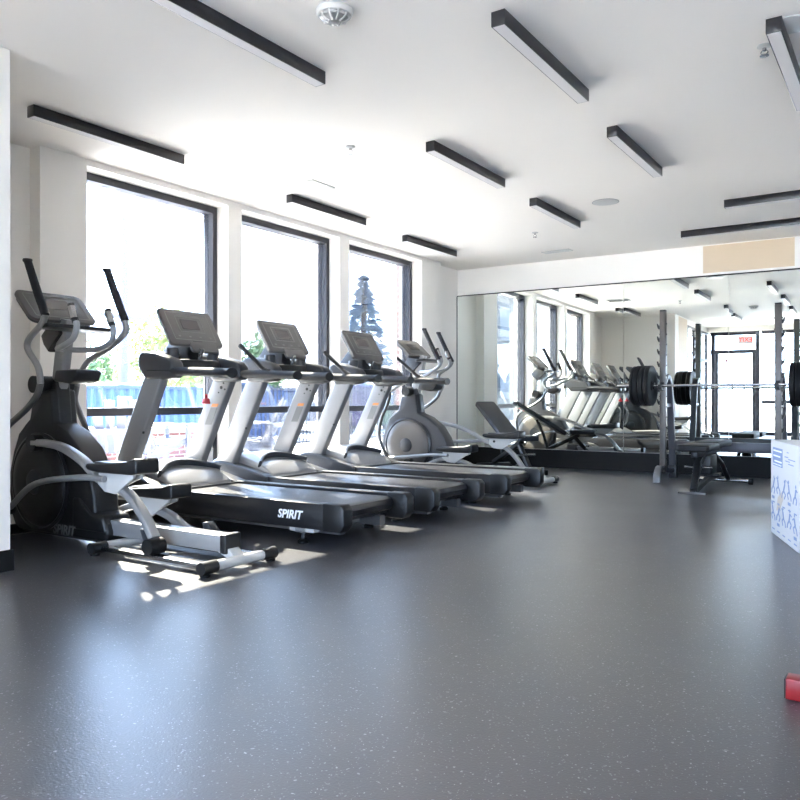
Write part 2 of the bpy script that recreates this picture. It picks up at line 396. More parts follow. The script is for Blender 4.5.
# ---------------------------------------------------------------- ceiling fittings
def lamp(x, y, L, along_x, label):
    t = thing('linear_ceiling_light', (x - .005, y, H), label, 'ceiling light', 'black linear ceiling lights')
    w_, h_ = .036, .072
    if along_x: MB().box(0, L, -w_, w_, -h_, -.0005).build('housing', 'satin', t, .002); MB().box(.008, L - .008, -w_ + .006, w_ - .006, -h_ - .001, -h_ + .004).build('diffuser', 'lamp', t)
    else: MB().box(-w_, w_, 0, L, -h_, -.0005).build('housing', 'satin', t, .002); MB().box(-w_ + .006, w_ - .006, .008, L - .008, -h_ - .001, -h_ + .004).build('diffuser', 'lamp', t)
for a in [(-2.78, 2.14, 1.24, 0, 'long black linear light at the top left, cut by the upper photo edge'),
          (-4.60, 2.74, 1.2, 0, 'black linear ceiling light at far left, above the nearest elliptical'),
          (-1.63, 3.30, 1.14, 0, 'black linear ceiling light largest of the middle row, near the top centre'),
          (-2.86, 4.70, 1.15, 0, 'black linear ceiling light in the middle of the ceiling above the treadmills row'),
          (-1.68, 5.12, 1.13, 0, 'black linear ceiling light behind the largest one, left of the round speaker top'),
          (-.55, 4.10, 1.2, 0, 'black linear ceiling light at the top right beside the sprinkler head'),
          (-2.88, 6.54, 1.12, 0, 'black linear ceiling light in the centre, nearest the round ceiling speaker'),
          (-4.66, 5.22, 1.13, 0, 'black linear ceiling light by the windows, above the second treadmill'),
          (-4.73, 7.22, 1.13, 0, 'black linear ceiling light by the windows, closest to the mirror corner'),
          (-1.44, 7.62, 1.22, 1, 'black linear ceiling light at right, shorter upper one of the sideways pair'),
          (-2.10, 8.76, 2.4, 1, 'long black linear light at right, running sideways nearest the mirror'),
          (-2.80, .6, 1.15, 0, 'black linear light seen only in the mirror, in front of the glass door'),
          (-1.64, 1.35, 1.2, 0, 'black linear light seen only in the mirror at the far right edge')]:
    lamp(*a)
sd = thing('smoke_detector', (-2.28, 2.87, H), 'round white smoke detector with clear ribbed dome near the top edge', 'smoke detector')
MB().lathe([(0, -.001), (.088, -.001), (.09, -.012), (.08, -.028), (.0, -.03)], (0, 0, 0)).build('base', 'white', sd)
MB().lathe([(.068, -.026), (.066, -.04), (.05, -.052), (.0, -.058)], (0, 0, 0)).build('dome', 'silver', sd)
for i in range(10):
    t = i * math.pi / 5; MB().sweep([(.072 * math.cos(t), .072 * math.sin(t), -.026), (.06 * math.cos(t), .06 * math.sin(t), -.047), (.03 * math.cos(t), .03 * math.sin(t), -.059)], rect(.004, .003, .001)).build('rib', 'white', sd)
def sprink(x, y, label):
    s = thing('sprinkler_head', (x, y, H), label, 'sprinkler', 'ceiling sprinkler heads')
    MB().lathe([(.035, -.0005), (.036, -.006), (.02, -.012), (.012, -.014)], (0, 0, 0), n=20).build('escutcheon', 'white', s)
    MB().cyl((0, 0, -.012), (0, 0, -.028), .011, 12).tube([(.011, 0, -.026), (.017, 0, -.038), (.003, 0, -.052)], .003, 6).tube([(-.011, 0, -.026), (-.017, 0, -.038), (-.003, 0, -.052)], .003, 6).build('frame_arms', 'chrome', s)
    MB().lathe([(0, -.050), (.022, -.052), (.023, -.055), (0, -.056)], (0, 0, 0), n=16).build('deflector', 'chrome', s)
sprink(-.64, 4.40, 'chrome sprinkler head beside the linear light at the top right')
sprink(-3.41, 4.48, 'small sprinkler head on the ceiling above the light over the second treadmill')
sprink(-3.46, 7.9, 'small sprinkler head between the centre lights and the mirror wall')
cs = thing('ceiling_speaker', (-2.38, 7.05, H), 'flush round white speaker in the ceiling left of the sideways lights', 'speaker')
MB().lathe([(.115, -.0005), (.115, -.006), (.10, -.009), (0, -.009)], (0, 0, 0)).build('grille', 'white', cs)
MB().lathe([(.122, -.0005), (.124, -.004), (.113, -.004)], (0, 0, 0), hollow=True).build('rim', 'silver', cs)
cs2 = thing('ceiling_speaker', (-.50, 4.22, H), 'round white ceiling fitting half hidden behind the top right light', 'speaker')
MB().lathe([(.10, -.0005), (.10, -.006), (.09, -.009), (0, -.009)], (0, 0, 0)).build('grille', 'white', cs2)
def vent(x, y, L, W, label):
    v = thing('ceiling_vent', (x, y, H), label, 'air vent', 'ceiling air vents')
    MB().box(-L / 2, L / 2, -W / 2, -W / 2 + .02, -.008, -.0005).box(-L / 2, L / 2, W / 2 - .02, W / 2, -.008, -.0005).box(-L / 2, -L / 2 + .02, -W / 2, W / 2, -.008, -.0005).box(L / 2 - .02, L / 2, -W / 2, W / 2, -.008, -.0005).build('frame', 'white', v)
    MB().box(-L / 2 + .02, L / 2 - .02, -W / 2 + .02, W / 2 - .02, -.002, -.0005).build('duct_opening', 'frame', v)
    s = MB()
    k = int((W - .04) / .018)
    for i in range(k): s.prism([(-W / 2 + .024 + i * .018, -.002), (-W / 2 + .030 + i * .018, -.002), (-W / 2 + .040 + i * .018, -.008), (-W / 2 + .034 + i * .018, -.008)], -L / 2 + .02, L / 2 - .02, 'x')
    s.build('louvre', 'white', v)
vent(-3.67, 9.05, .36, .14, 'slotted ceiling vent just in front of the mirror wall')
vent(-4.33, 5.12, .30, .30, 'white ceiling vent beside the windows above the second treadmill')

# ---------------------------------------------------------------- treadmills
OX = 3.95
def treadmill(yc, label, first):
    O = (-OX, 0, 0)
    t = thing('treadmill', (-OX, yc, 0), label, 'treadmill', 'treadmills in a row facing the windows')
    for s in (-1, 1):
        a, b = sorted((s * .305, s * .39))
        MB(O).prism([(-2.92, .10), (-2.89, .13), (-2.89, .235), (-2.93, .262), (-4.55, .262), (-4.62, .24), (-4.62, .10)], a, b).build('side_rail', 'satin', t, .006)
        a, b = sorted((s * .30, s * .395))
        MB(O).prism([(-2.85, .12), (-2.835, .14), (-2.835, .24), (-2.86, .268), (-3.0, .268), (-3.0, .095), (-2.87, .095)], a, b).build('end_cap', 'black', t, .01)
        ft = MB(O).cyl((-3.19, s * .35, .03), (-3.19, s * .35, .10), .012).build('leveling_foot', 'dark', t)
        MB(O).lathe([(.034, .001), (.036, .016), (.02, .03), (.01, .034)], (-3.19, s * .35, 0), n=18).build('rubber_pad', 'rubber', ft)
        MB(O).box(-3.28, -3.08, s * .35 - .03, s * .35 + .03, .075, .115).build('foot_bracket', 'white', t, .006)
        MB(O).lathe([(.034, .001), (.036, .016), (.02, .03), (.01, .034), (.01, .1)], (-4.95, s * .35, 0), n=18).build('leveling_foot', 'rubber', t)
        # upright post
        a, b = sorted((s * .30, s * .375))
        MB(O).prism([(-5.16, .20), (-4.95, .20), (-4.485, 1.10), (-4.69, 1.10)], a, b).build('upright', 'silver', t, .014, seg=3)
        # wedge shaped foot trim at the base of the upright
        a, b = sorted((s * .285, s * .41))
        MB(O).prism([(-5.28, .10), (-5.26, .26), (-5.18, .345), (-5.05, .37), (-4.88, .36), (-4.6, .30), (-4.44, .262), (-4.44, .10)], a, b).build('base_trim', 'dark', t, .015, seg=3)
        # handrails
        y = s * .335
        MB(O).sweep([(-4.66, y, 1.115), (-4.45, y, 1.11), (-4.1, y, 1.095), (-3.86, y, 1.085)], [(c[0] * 1.15, c[1] * .72) for c in ring(.045, 16)]).build('handrail', 'foam', t)
        MB(O).sweep([(-3.86, y, 1.085), (-3.835, y, 1.084)], [(c[0] * 1.13, c[1] * .74) for c in ring(.0465, 16)]).build('rail_cap', 'black', t)
        # rounded tray/shoulder at the front of the rail
        sh = MB(O)
        prof = [(-4.77, 1.235), (-4.72, 1.262), (-4.58, 1.245), (-4.42, 1.20), (-4.38, 1.16), (-4.38, 1.06), (-4.5, 1.045), (-4.68, 1.045), (-4.73, 1.09), (-4.775, 1.15)]
        a, b = sorted((s * .27, s * .385))
        sh.prism(prof, a, b).build('shoulder', 'dark', t, .03, seg=4)
    MB(O).prism([(-4.79, 1.235), (-4.75, 1.268), (-4.68, 1.262), (-4.66, 1.24), (-4.72, 1.21)], -.28, .28).build('silver_band', 'silver', t, .01)
    # small angled grip on the far rail
    y = .335
    MB(O).tube([(-4.13, y, 1.12), (-4.20, y, 1.15), (-4.28, y, 1.215), (-4.42, y, 1.32)], .017, 10).build('grip_handle', 'black', t)
    MB(O).cyl((-4.42, y, 1.32), (-4.435, y, 1.331), .02, 10).build('grip_cap', 'satin', t)
    # deck and belt
    MB(O).box(-4.6, -2.99, -.305, .305, .13, .238).build('deck', 'black', t)
    MB(O).prism([(-4.6, .246), (-2.98, .246), (-2.945, .232), (-2.93, .20), (-2.945, .165), (-2.98, .15), (-2.99, .238), (-4.6, .238)], -.275, .275).build('running_belt', 'belt', t)
    MB(O).cyl((-2.975, -.28, .198), (-2.975, .28, .198), .038).build('rear_roller', 'greymetal', t)
    # underframe
    MB(O).box(-5.1, -2.98, -.25, -.19, .055, .12).box(-5.1, -2.98, .19, .25, .055, .12).box(-5.05, -4.97, -.39, .39, .05, .11).box(-3.23, -3.15, -.38, .38, .07, .12).build('underframe', 'greymetal', t)
    # motor hood
    hood = MB(O)
    sec = [(-5.30, .12), (-5.29, .25), (-5.20, .37), (-5.05, .425), (-4.85, .42), (-4.62, .35), (-4.48, .27), (-4.46, .20), (-4.46, .12)]
    hood.prism(sec, -.30, .30).build('motor_hood', 'silver', t, .03, seg=4)
    hc = MB(O)
    pts = spline([(-4.62, -.30, .352), (-4.72, -.15, .395), (-4.76, 0, .41), (-4.72, .15, .395), (-4.62, .30, .352)])
    hc.sweep(pts, rect(.012, .03, .006)).build('hood_trim', 'dark', t)
    MB(O).prism([(-4.50, .20), (-4.46, .255), (-4.40, .262), (-4.40, .20)], -.315, .315).build('belt_guard', 'satin', t, .006)
    # crossbar and console neck
    MB(O).sweep(spline([(-4.62, -.30, 1.13), (-4.74, -.18, 1.15), (-4.78, 0, 1.16), (-4.74, .18, 1.15), (-4.62, .30, 1.13)]), rect(.045, .05, .02)).build('dash', 'black', t)
    nk = MB(O)
    nk.sweep([(-4.72, 0, 1.14), (-4.74, 0, 1.25), (-4.70, 0, 1.38)], [rect(.08, .20, .03), rect(.07, .16, .03), rect(.03, .10, .02)]).build('console_neck', 'black', t)
    # console panel
    Y = Vector((0, 1, 0)); U = Vector((-.17, 0, .275)).normalized(); Nn = Vector((U.z, 0, -U.x))
    c0 = Vector((-4.632, 0, 1.448))
    con = MB(O).slab(c0, Y * .255, U * .165, Nn * .012, .03, 5).build('console', 'console', t, .005)
    MB(O).slab(c0 - Nn * .022, Y * .24, U * .15, Nn * .014, .03, 5).build('console_back', 'dark', con, .008)
    MB(O).slab(c0 + Nn * .0128 + U * .03, Y * .085, U * .045, Nn * .001, .01, 3).build('console_screen', 'screen', con)
    for (cy, cu, wy, wu) in ((0, .03, .12, .07), (0, .01, .2, .125)):
        fr_ = MB(O)
        for ss in (-1, 1):
            fr_.slab(c0 + Nn * .0125 + U * (cu + ss * wu) + Y * cy, Y * wy, U * .0035, Nn * .0012, .003, 2)
            fr_.slab(c0 + Nn * .0125 + U * cu + Y * (cy + ss * wy), Y * .0035, U * wu, Nn * .0012, .003, 2)
        fr_.build('console_print', 'cline', con)
    kp = MB(O)
    for i in range(4): kp.slab(c0 + Nn * .0135 - U * .085 + Y * (-.15 + .1 * i), Y * .012, U * .006, Nn * .001, .003, 2)
    kp.build('console_buttons', 'cline', con)
    MB(O).slab(c0 + Nn * .0135 - U * .14 + Y * .0, Y * .05, U * .014, Nn * .004, .008, 3).build('console_slot', 'black', con)
    MB(O).slab(c0 + Nn * .006 - U * .175 + Y * .05, Y * .13, U * .045, Nn * .012, .02, 4).build('lower_panel', 'console', t, .004)
    # heart rate sensor bar and its post
    MB(O).cyl((-4.55, 0, 1.16), (-4.50, 0, 1.29), .018).build('sensor_post', 'chrome', t)
    MB(O).sweep([(-4.62, -.26, 1.16), (-4.52, -.15, 1.17), (-4.50, 0, 1.17), (-4.52, .15, 1.17), (-4.62, .26, 1.16)], rect(.028, .035, .015)).build('sensor_bar', 'black', t)
    for s in (-1, 1): MB(O).lathe([(.04, 1.285), (.045, 1.288), (.048, 1.275), (.045, 1.20), (0, 1.20)], (-4.60, s * .2, 0), n=18).build('cup_holder', 'dark', t)
    # stickers on the inside of the far upright
    ys_ = .2992
    st = MB(O).prism([(-4.80, .70), (-4.725, .70), (-4.655, .84), (-4.73, .84)], ys_ - .001, ys_ + .001).build('label_sticker', 'stick', t); 
    MB(O).prism([(-4.728, .845), (-4.655, .845), (-4.64, .87), (-4.713, .87)], ys_ - .001, ys_ + .001).build('warning_sticker', 'orange', t)
    bb = MB(O)
    for x, z, r in ((-4.61, 1.0, .013), (-4.57, .985, .007), (-4.585, 1.035, .007), (-4.64, .96, .006)): bb.cyl((x, ys_ - .003, z), (x, ys_ + .004, z), r, 12)
    bb.build('bolt', 'black', t)
    MB(O).cyl((-4.71, -.377, .66), (-4.71, -.372, .66), .01, 12).build('bolt', 'black', t)
    text('SPIRIT', .075, 'logo_lettering', 'wht', t, face_mtx((OX - 3.27, -.3905, .178), (1, 0, 0), (0, 0, 1)), .001, .25, .002)
    return t
TY = (4.05, 5.10, 6.29)
TL = ['nearest treadmill, its long black side and white lettering fully in view', 'middle treadmill of the three, between the other two decks', 'farthest treadmill of the row, standing beside the far elliptical']
t0 = treadmill(TY[0], TL[0], True)
for k in (1, 2):
    t_ = copy_tree(t0); t_.location.y = TY[k]; t_['label'] = TL[k]
# red safety key hanging on the nearest treadmill
sk = MB((-OX, 0, 0)).tube([(-4.50, .04, 1.14), (-4.51, .04, 1.0), (-4.50, .04, .93)], .003, 6).build('safety_lanyard', 'black', t0)
MB((-OX, 0, 0)).prism([(-4.54, .87), (-4.46, .87), (-4.47, .91), (-4.49, .915), (-4.49, .945), (-4.51, .945), (-4.51, .915), (-4.53, .91)], .03, .05).build('safety_key', 'redpl', sk, .004)

# ---------------------------------------------------------------- elliptical trainers
EX = 4.1
def elliptical(loc, label, discm, shroud, ph):
    O = (-EX, 2.95, 0)
    t = thing('elliptical_trainer', loc, label, 'elliptical trainer', 'front drive elliptical trainers')
    # housing
    body = [(-4.98, .045), (-5.03, .13), (-5.06, .28), (-5.055, .42), (-5.01, .56), (-4.95, .68), (-4.87, .745), (-4.82, .78), (-4.78, .95), (-4.58, .97), (-4.55, .75),
            (-4.42, .70), (-4.28, .60), (-4.18, .46), (-4.13, .32), (-4.12, .2), (-4.02, .17), (-3.99, .10), (-4.02, .045)]
    MB(O).prism(body, 2.86, 3.04).build('shroud', shroud, t, .02, seg=3)
    for s in (-1, 1):
        yy = 2.95 + s * .095
        MB(O).lathe([(.0, s * .045), (.20, s * .045), (.262, s * .035), (.29, s * .012), (.295, 0)], (-4.68, yy, .375), 'y', 48).build('crank_disc', discm, t)
        MB(O).lathe([(.296, -s * .02), (.312, -s * .01), (.318, s * .012), (.30, s * .02), (.288, s * .014)], (-4.68, yy, .375), 'y', 48, True).build('disc_rim', 'satin', t)
        MB(O).lathe([(.0, s * .064), (.045, s * .064), (.075, s * .055), (.085, s * .04)], (-4.68, yy, .375), 'y', 28).build('hub_cap', 'dark', t)
    MB(O).prism([(-4.34, .10), (-4.0, .10), (-4.03, .20), (-4.15, .22), (-4.26, .30), (-4.34, .30)], 2.85, 3.05).build('toe_cover', shroud, t, .02, seg=3)
    MB(O).prism([(-5.0, .03), (-4.05, .03), (-4.0, .09), (-5.05, .09)], 2.89, 3.01).build('base_beam', 'dark', t, .006)
    text('SPIRIT', .085, 'logo_lettering', 'stick', t, face_mtx((EX - 4.42, -.1015 - .0, .085), (1, 0, 0), (0, 0, 1)), .001, .2, .002)
    # neck
    MB(O).prism([(-4.82, .70), (-4.76, 1.02), (-4.58, 1.04), (-4.54, .72)], 2.90, 3.00).build('neck_cover', shroud, t, .02, seg=3)
    MB(O).cyl((-4.68, 2.80, 1.0), (-4.68, 3.06, 1.0), .055, 24).build('pivot_cover', 'black', t)
    MB(O).sweep([(-4.62, 2.95, .98), (-4.58, 2.95, 1.2), (-4.54, 2.95, 1.42)], rect(.035, .05, .015)).build('mast', 'silver', t)
    tr = MB(O).prism([(-4.55, 1.02), (-4.53, 1.09), (-4.31, 1.09), (-4.30, 1.07), (-4.33, 1.02), (-4.38, 1.0)], 2.86, 3.04).build('cup_tray', 'satin', t, .02, seg=3)
    MB(O).lathe([(.05, 1.088), (.052, 1.096), (.062, 1.096), (.064, 1.088)], (-4.42, 2.95, 0), n=24, hollow=True).build('tray_rim', 'chrome', tr)
    # console
    Y = Vector((0, 1, 0)); U = Vector((-.26, 0, .245)).normalized(); Nn = Vector((U.z, 0, -U.x))
    c0 = Vector((-4.66, 2.95, 1.50))
    con = MB(O).slab(c0, Y * .235, U * .145, Nn * .012, .05, 6).build('console', 'console', t, .005)
    MB(O).slab(c0 - Nn * .022, Y * .22, U * .135, Nn * .016, .05, 6).build('console_back', 'dark', con, .008)
    MB(O).slab(c0 + Nn * .0125 + U * .02, Y * .10, U * .05, Nn * .001, .01, 3).build('console_screen', 'screen', con)
    fr_ = MB(O)
    for ss in (-1, 1):
        fr_.slab(c0 + Nn * .0125 + U * (.0 + ss * .11), Y * .19, U * .0035, Nn * .0012, .003, 2)
        fr_.slab(c0 + Nn * .0125 + Y * (ss * .19), Y * .0035, U * .11, Nn * .0012, .003, 2)
    fr_.build('console_print', 'cline', con)
    MB(O).sweep([(-4.60, 2.95, 1.27), (-4.65, 2.95, 1.33), (-4.70, 2.95, 1.39)], [rect(.06, .09, .02), rect(.05, .11, .02), rect(.03, .12, .02)]).build('console_neck', 'black', t)
    MB(O).slab(Vector((-4.44, 2.95, 1.355)), Y * .23, Vector((.055, 0, .006)), Vector((0, 0, .012)), .02).build('reading_rack', 'satin', t, .004)
    # fixed handlebar with short grips and sensors
    hb = [(-4.20, 2.78, 1.40), (-4.18, 2.78, 1.34), (-4.22, 2.78, 1.27), (-4.34, 2.79, 1.23), (-4.50, 2.86, 1.225), (-4.54, 2.95, 1.225), (-4.50, 3.03, 1.225), (-4.38, 3.07, 1.23), (-4.27, 3.08, 1.27), (-4.24, 3.08, 1.34), (-4.26, 3.08, 1.40)]
    MB(O).tube(hb, .018, 12).build('fixed_handlebar', 'silver', t)
    for y, gx in ((2.78, 0), (3.08, -.06)):
        g = MB(O).cyl((-4.19 + gx, y, 1.37), (-4.24 + gx, y, 1.48), .022, 14).build('short_grip', 'black', t)
        MB(O).cyl((-4.20 + gx, y - .003, 1.39), (-4.232 + gx, y - .003, 1.463), .0235, 14).build('pulse_sensor', 'chrome', g)
    # moving arms and pedals, the two sides half a turn apart
    for sd_ in (-1, 1):
        s = sd_ * -ph; y = 2.95 + (-.23 if sd_ < 0 else .27)
        up = [(-4.46, y, 1.0), (-4.47, y, 1.06), (-4.50, y, 1.12), (-4.60, y, 1.22), (-4.58, y, 1.285), (-4.45, y, 1.365), (-4.41, y, 1.42)]
        if s > 0: up = [(-4.84, y, 1.0), (-4.80, y, 1.08), (-4.70, y, 1.17), (-4.50, y, 1.24), (-4.36, y, 1.31), (-4.30, y, 1.36), (-4.31, y, 1.42)]
        if ph > 0: up = [(x_ + (.13 if sd_ < 0 else .12) * min(1, (z_ - 1) / .2), y_, z_ - .07 * min(1, (z_ - 1) / .2)) for x_, y_, z_ in up]
        arm = MB(O).tube(up, .02, 12).build('swing_arm', 'silver', t)
        gx, gz = up[-1][0], up[-1][2]
        g = MB(O).tube([(gx, y, gz), (gx - .08, y, gz + .14), (gx - .19, y, gz + .35)], [.025, .026, .024], 14).build('arm_grip', 'foam', arm)
        MB(O).lathe([(0, .012), (.027, .01), (.03, 0), (.024, -.012)], (gx - .192, y, gz + .352), 'z', 14).build('grip_end', 'black', g)
        if s < 0: low = [(-4.46, y, 1.0), (-4.50, y, .93), (-4.62, y, .84), (-4.84, y, .72), (-4.93, y, .60), (-4.92, y, .42), (-4.82, y, .20)]
        elif ph > 0: low = [(-4.84, y, 1.0), (-4.86, y, .9), (-4.90, y, .80), (-4.97, y, .66), (-4.99, y, .45), (-4.88, y, .22)]
        else: low = [(-4.84, y, 1.0), (-4.86, y, .9), (-4.80, y, .80), (-4.72, y, .66), (-4.74, y, .45), (-4.86, y, .22)]
        MB(O).tube(low, .02, 12).build('lower_arm', 'greymetal', t)
        ex_, ez_ = low[-1][0], low[-1][2]
        MB(O).cyl((ex_, y - .03, ez_), (ex_, y + .03, ez_), .035, 16).build('pivot_joint', 'black', t)
        # link, pedal arm, pedal
        px_, pz_ = ((-3.78, .505) if s < 0 else (-3.90, .325)) if ph < 0 else ((-3.60, .49) if s < 0 else (-4.01, .34))
        MB(O).tube([(ex_, y, ez_), (ex_ + .3, y, ez_ + (.18 if s < 0 else .03)), (px_ - .28, y, pz_ - .06), (px_ - .05, y, pz_ - .055)], .019, 12).build('link_rod', 'silver', t)
        yi = 2.95 + sd_ * .17
        if s < 0: pa = [(-4.62, yi, .63), (-4.50, yi, .63), (-4.32, yi, .61), (-4.12, yi, .54), (-3.95, yi, .44), (-3.80, yi, .40), (-3.68, yi, .36), (-3.56, yi, .26), (-3.47, yi, .14)]
        else: pa = [(-4.62, yi, .17), (-4.45, yi, .16), (-4.30, yi, .17), (-4.1, yi, .23), (-3.93, yi, .235), (-3.75, yi, .20), (-3.6, yi, .13), (-3.42, yi, .11), (-3.35, yi, .11)]
        if ph > 0: pa = [(x_ + (.14 if s < 0 else -.1) * min(1, (x_ + 4.62) / .6), y_, z_) for x_, y_, z_ in pa]
        MB(O).sweep(spline(pa), rect(.032, .022, .012)).build('pedal_arm', 'silver', t)
        MB(O).cyl((pa[0][0], yi - .03, pa[0][2]), (pa[0][0], yi + .03, pa[0][2]), .055, 20).build('crank_pivot', 'black', t)
        rx_, rz_ = pa[-1][0], .095
        MB(O).cyl((rx_, yi - .05, rz_), (rx_, yi + .05, rz_), .045, 20).build('roller_wheel', 'rubber', t)
        MB(O).prism([(rx_ - .09, rz_ + .09), (rx_ - .05, rz_ + .1), (rx_ + .04, rz_ + .02), (rx_ + .02, rz_ - .02), (rx_ - .04, rz_ - .02)], yi - .03, yi + .03).build('roller_fork', 'dark', t, .008)
        pl = MB(O).prism([(px_ - .13, pz_ - .02), (px_ - .14, pz_ - .09), (px_ - .08, pz_ - .13), (px_ + .02, pz_ - .14), (px_ + .18, pz_ - .04), (px_ + .19, pz_ + .01)], yi - .04, yi - .02).prism([(px_ - .13, pz_ - .02), (px_ - .14, pz_ - .09), (px_ + .02, pz_ - .10), (px_ + .18, pz_ - .04), (px_ + .19, pz_ + .01)], yi + .02, yi + .04).build('pedal_bracket', 'white', t, .004)
        MB(O).cyl((px_ - .07, yi - .048, pz_ - .055), (px_ - .07, yi + .048, pz_ - .055), .014, 14).build('bracket_bolt', 'black', pl)
        pd = MB(O)
        prof = [(px_ - .21, pz_ + .015), (px_ - .19, pz_ + .03), (px_ - .1, pz_ + .03), (px_ + .16, pz_ + .052), (px_ + .24, pz_ + .075), (px_ + .26, pz_ + .06), (px_ + .26, pz_ - .01), (px_ + .20, pz_ - .02), (px_ - .1, pz_ - .02), (px_ - .19, pz_ - .008)]
        pd.prism(prof, yi - .08, yi + .08).build('pedal', 'black', t, .015, seg=3)
        MB(O).box(px_ - .14, px_ + .15, yi - .06, yi + .06, pz_ + .028, pz_ + .04).build('pedal_tread', 'dark', t, .004)
    # rear frame
    MB(O).box(-4.1, -3.05, 2.90, 3.00, .085, .175).build('track_beam', 'silver', t, .006)
    MB(O).box(-3.08, -3.035, 2.893, 3.007, .078, .182).build('beam_cap', 'black', t, .006)
    MB(O).prism([(-3.12, .085), (-3.02, .045), (-2.96, .045), (-3.04, .11)], 2.91, 2.99).build('rear_bracket', 'white', t, .004)
    for s in (-1, 1):
        MB(O).box(-3.93, -3.0, 2.95 + s * .17 - .032, 2.95 + s * .17 + .032, .028, .052).build('roller_track', 'chrome', t, .004)
    for x, hw in ((-2.99, .27), (-3.93, .25)):
        MB(O).cyl((x, 2.95 - hw + .09, .045), (x, 2.95 + hw - .09, .045), .028, 18).build('crossbar', 'white', t)
        for s in (-1, 1):
            MB(O).cyl((x, 2.95 + s * (hw - .10), .045), (x, 2.95 + s * hw, .045), .033, 18).build('crossbar_cap', 'black', t)
            MB(O).lathe([(.026, .001), (.028, .012), (.012, .018)], (x, 2.95 + s * (hw - .03), 0), n=16).build('leveling_foot', 'rubber', t)
    MB(O).cyl((-4.98, 2.78, .04), (-4.98, 3.12, .04), .035, 18).build('front_crossbar', 'black', t)
    return t
elliptical((-EX, 2.95, 0), 'elliptical trainer nearest the camera at far left, with a black round housing', 'black', 'black', -1)
elliptical((-EX - .23, 7.65, 0), 'far elliptical trainer beyond the treadmills with a grey round disc cover', 'disc', 'dark', 1)

# ---------------------------------------------------------------- benches
def pad(a, b, w_, th, name, m, parent, w2=None):
    # upholstered board from a to b (centre line of top), width w_ across
    a, b = Vector(a), Vector(b); d = (b - a); side = Vector((-d.y, d.x, 0)).normalized(); nrm = d.cross(side).normalized()
    if nrm.z < 0: nrm = -nrm
    c = (a + b) / 2 - nrm * th / 2
    return MB().slab(c, d / 2, side * w_ / 2, nrm * th / 2, .035, 4).build(name, m, parent, .014, seg=3)
def incline_bench():
    t = thing('adjustable_bench', (-4.1, 8.7, 0), 'charcoal adjustable bench with raised backrest in the mirror corner', 'bench', None, math.radians(-33.7))
    bp = pad((-.72, 0, .885), (-.0, 0, .44), .28, .06, 'backrest', 'gvinyl', t)
    MB().slab((-.40, 0, .62), Vector((.72, 0, -.445)).normalized() * .22, (0, .03, 0), (-.002, 0, -.002), .01).build('back_plate', 'black', bp)
    pad((.03, 0, .47), (.40, 0, .47), .26, .06, 'seat', 'gvinyl', t)
    u = Vector((.72, 0, -.445)).normalized(); nn = Vector((-.445, 0, -.72)).normalized()
    for k in (.10, .16): MB().slab(Vector((-.72, 0, .885)) + u * k + nn * .064, (0, .06, 0), u * .018, nn * .002, .004).build('red_badge', 'redpl', bp)
    MB().sweep([(-.48, 0, .10), (-.1, 0, .26), (.2, 0, .40)], rect(.03, .025)).build('main_beam', 'black', t)
    MB().sweep([(-.42, 0, .62), (-.32, 0, .4), (-.26, 0, .20)], rect(.015, .02)).build('backrest_strut', 'black', t)
    MB().sweep([(.12, 0, .38), (.28, 0, .2), (.40, 0, .05)], rect(.028, .025)).build('front_leg', 'black', t)
    MB().box(.37, .43, -.2, .2, .012, .055).build('front_foot', 'black', t, .006)
    MB().box(-.52, -.46, -.24, .24, .012, .09).build('rear_foot', 'black', t, .006)
    for x, hw in ((.40, .2), (-.49, .24)):
        for s in (-1, 1): MB().box(x - .035, x + .035, s * hw - .02, s * hw + .02, .001, .06).build('foot_cap', 'rubber', t, .006)
    MB().cyl((.30, -.12, .24), (.30, .12, .24), .015, 10).build('foot_peg', 'chrome', t)
    MB().cyl((.02, -.14, .42), (.02, .14, .42), .018, 12).build('hinge_pin', 'chrome', t)
    return t
incline_bench()
def flat_bench():
    t = thing('weight_bench', (-1.74, 7.92, 0), 'black flat weight bench standing in front of the barbell rack', 'bench')
    pad((0, .28, .475), (0, .98, .475), .26, .065, 'back_pad', 'vinyl', t)
    pad((0, -.28, .47), (0, .25, .47), .30, .065, 'seat_pad', 'vinyl', t)
    MB().box(-.03, .03, -.2, .9, .345, .40).build('pad_rail', 'black', t, .006)
    MB().sweep([(0, .15, .36), (0, -.05, .28), (0, -.22, .03)], rect(.03, .03)).build('front_leg', 'black', t)
    MB().cyl((0, .05, .30), (.0, -.15, .10), .026, 14).build('adjust_tube', 'greymetal', t)
    MB().box(-.13, .13, -.29, -.23, .002, .022).build('front_foot', 'rackp', t, .004)
    MB().sweep([(0, -.26, .012), (0, .35, .09), (0, .95, .09)], rect(.025, .025)).build('base_beam', 'black', t)
    MB().sweep([(.0, .62, .36), (.06, .80, .22), (.10, .92, .05)], rect(.022, .022)).build('rear_leg', 'black', t)
    MB().sweep([(.0, .62, .36), (-.06, .80, .22), (-.10, .92, .05)], rect(.022, .022)).build('rear_leg', 'black', t)
    MB().cyl((-.22, .94, .04), (.30, .94, .04), .02, 12).build('rear_foot', 'chrome', t)
    for x in (-.24, .30): MB().cyl((x, .94, .035), (x + .04, .94, .035), .033, 12).build('foot_cap', 'rubber', t)
    MB().box(-.07, .07, .2, .5, .15, .345).build('ladder_bracket', 'black', t, .01)
    for z, yy in ((.24, -.02), (.14, .3)): MB().cyl((-.13, yy, z), (.13, yy, z), .012, 10).build('adjust_pin', 'chrome', t)
flat_bench()

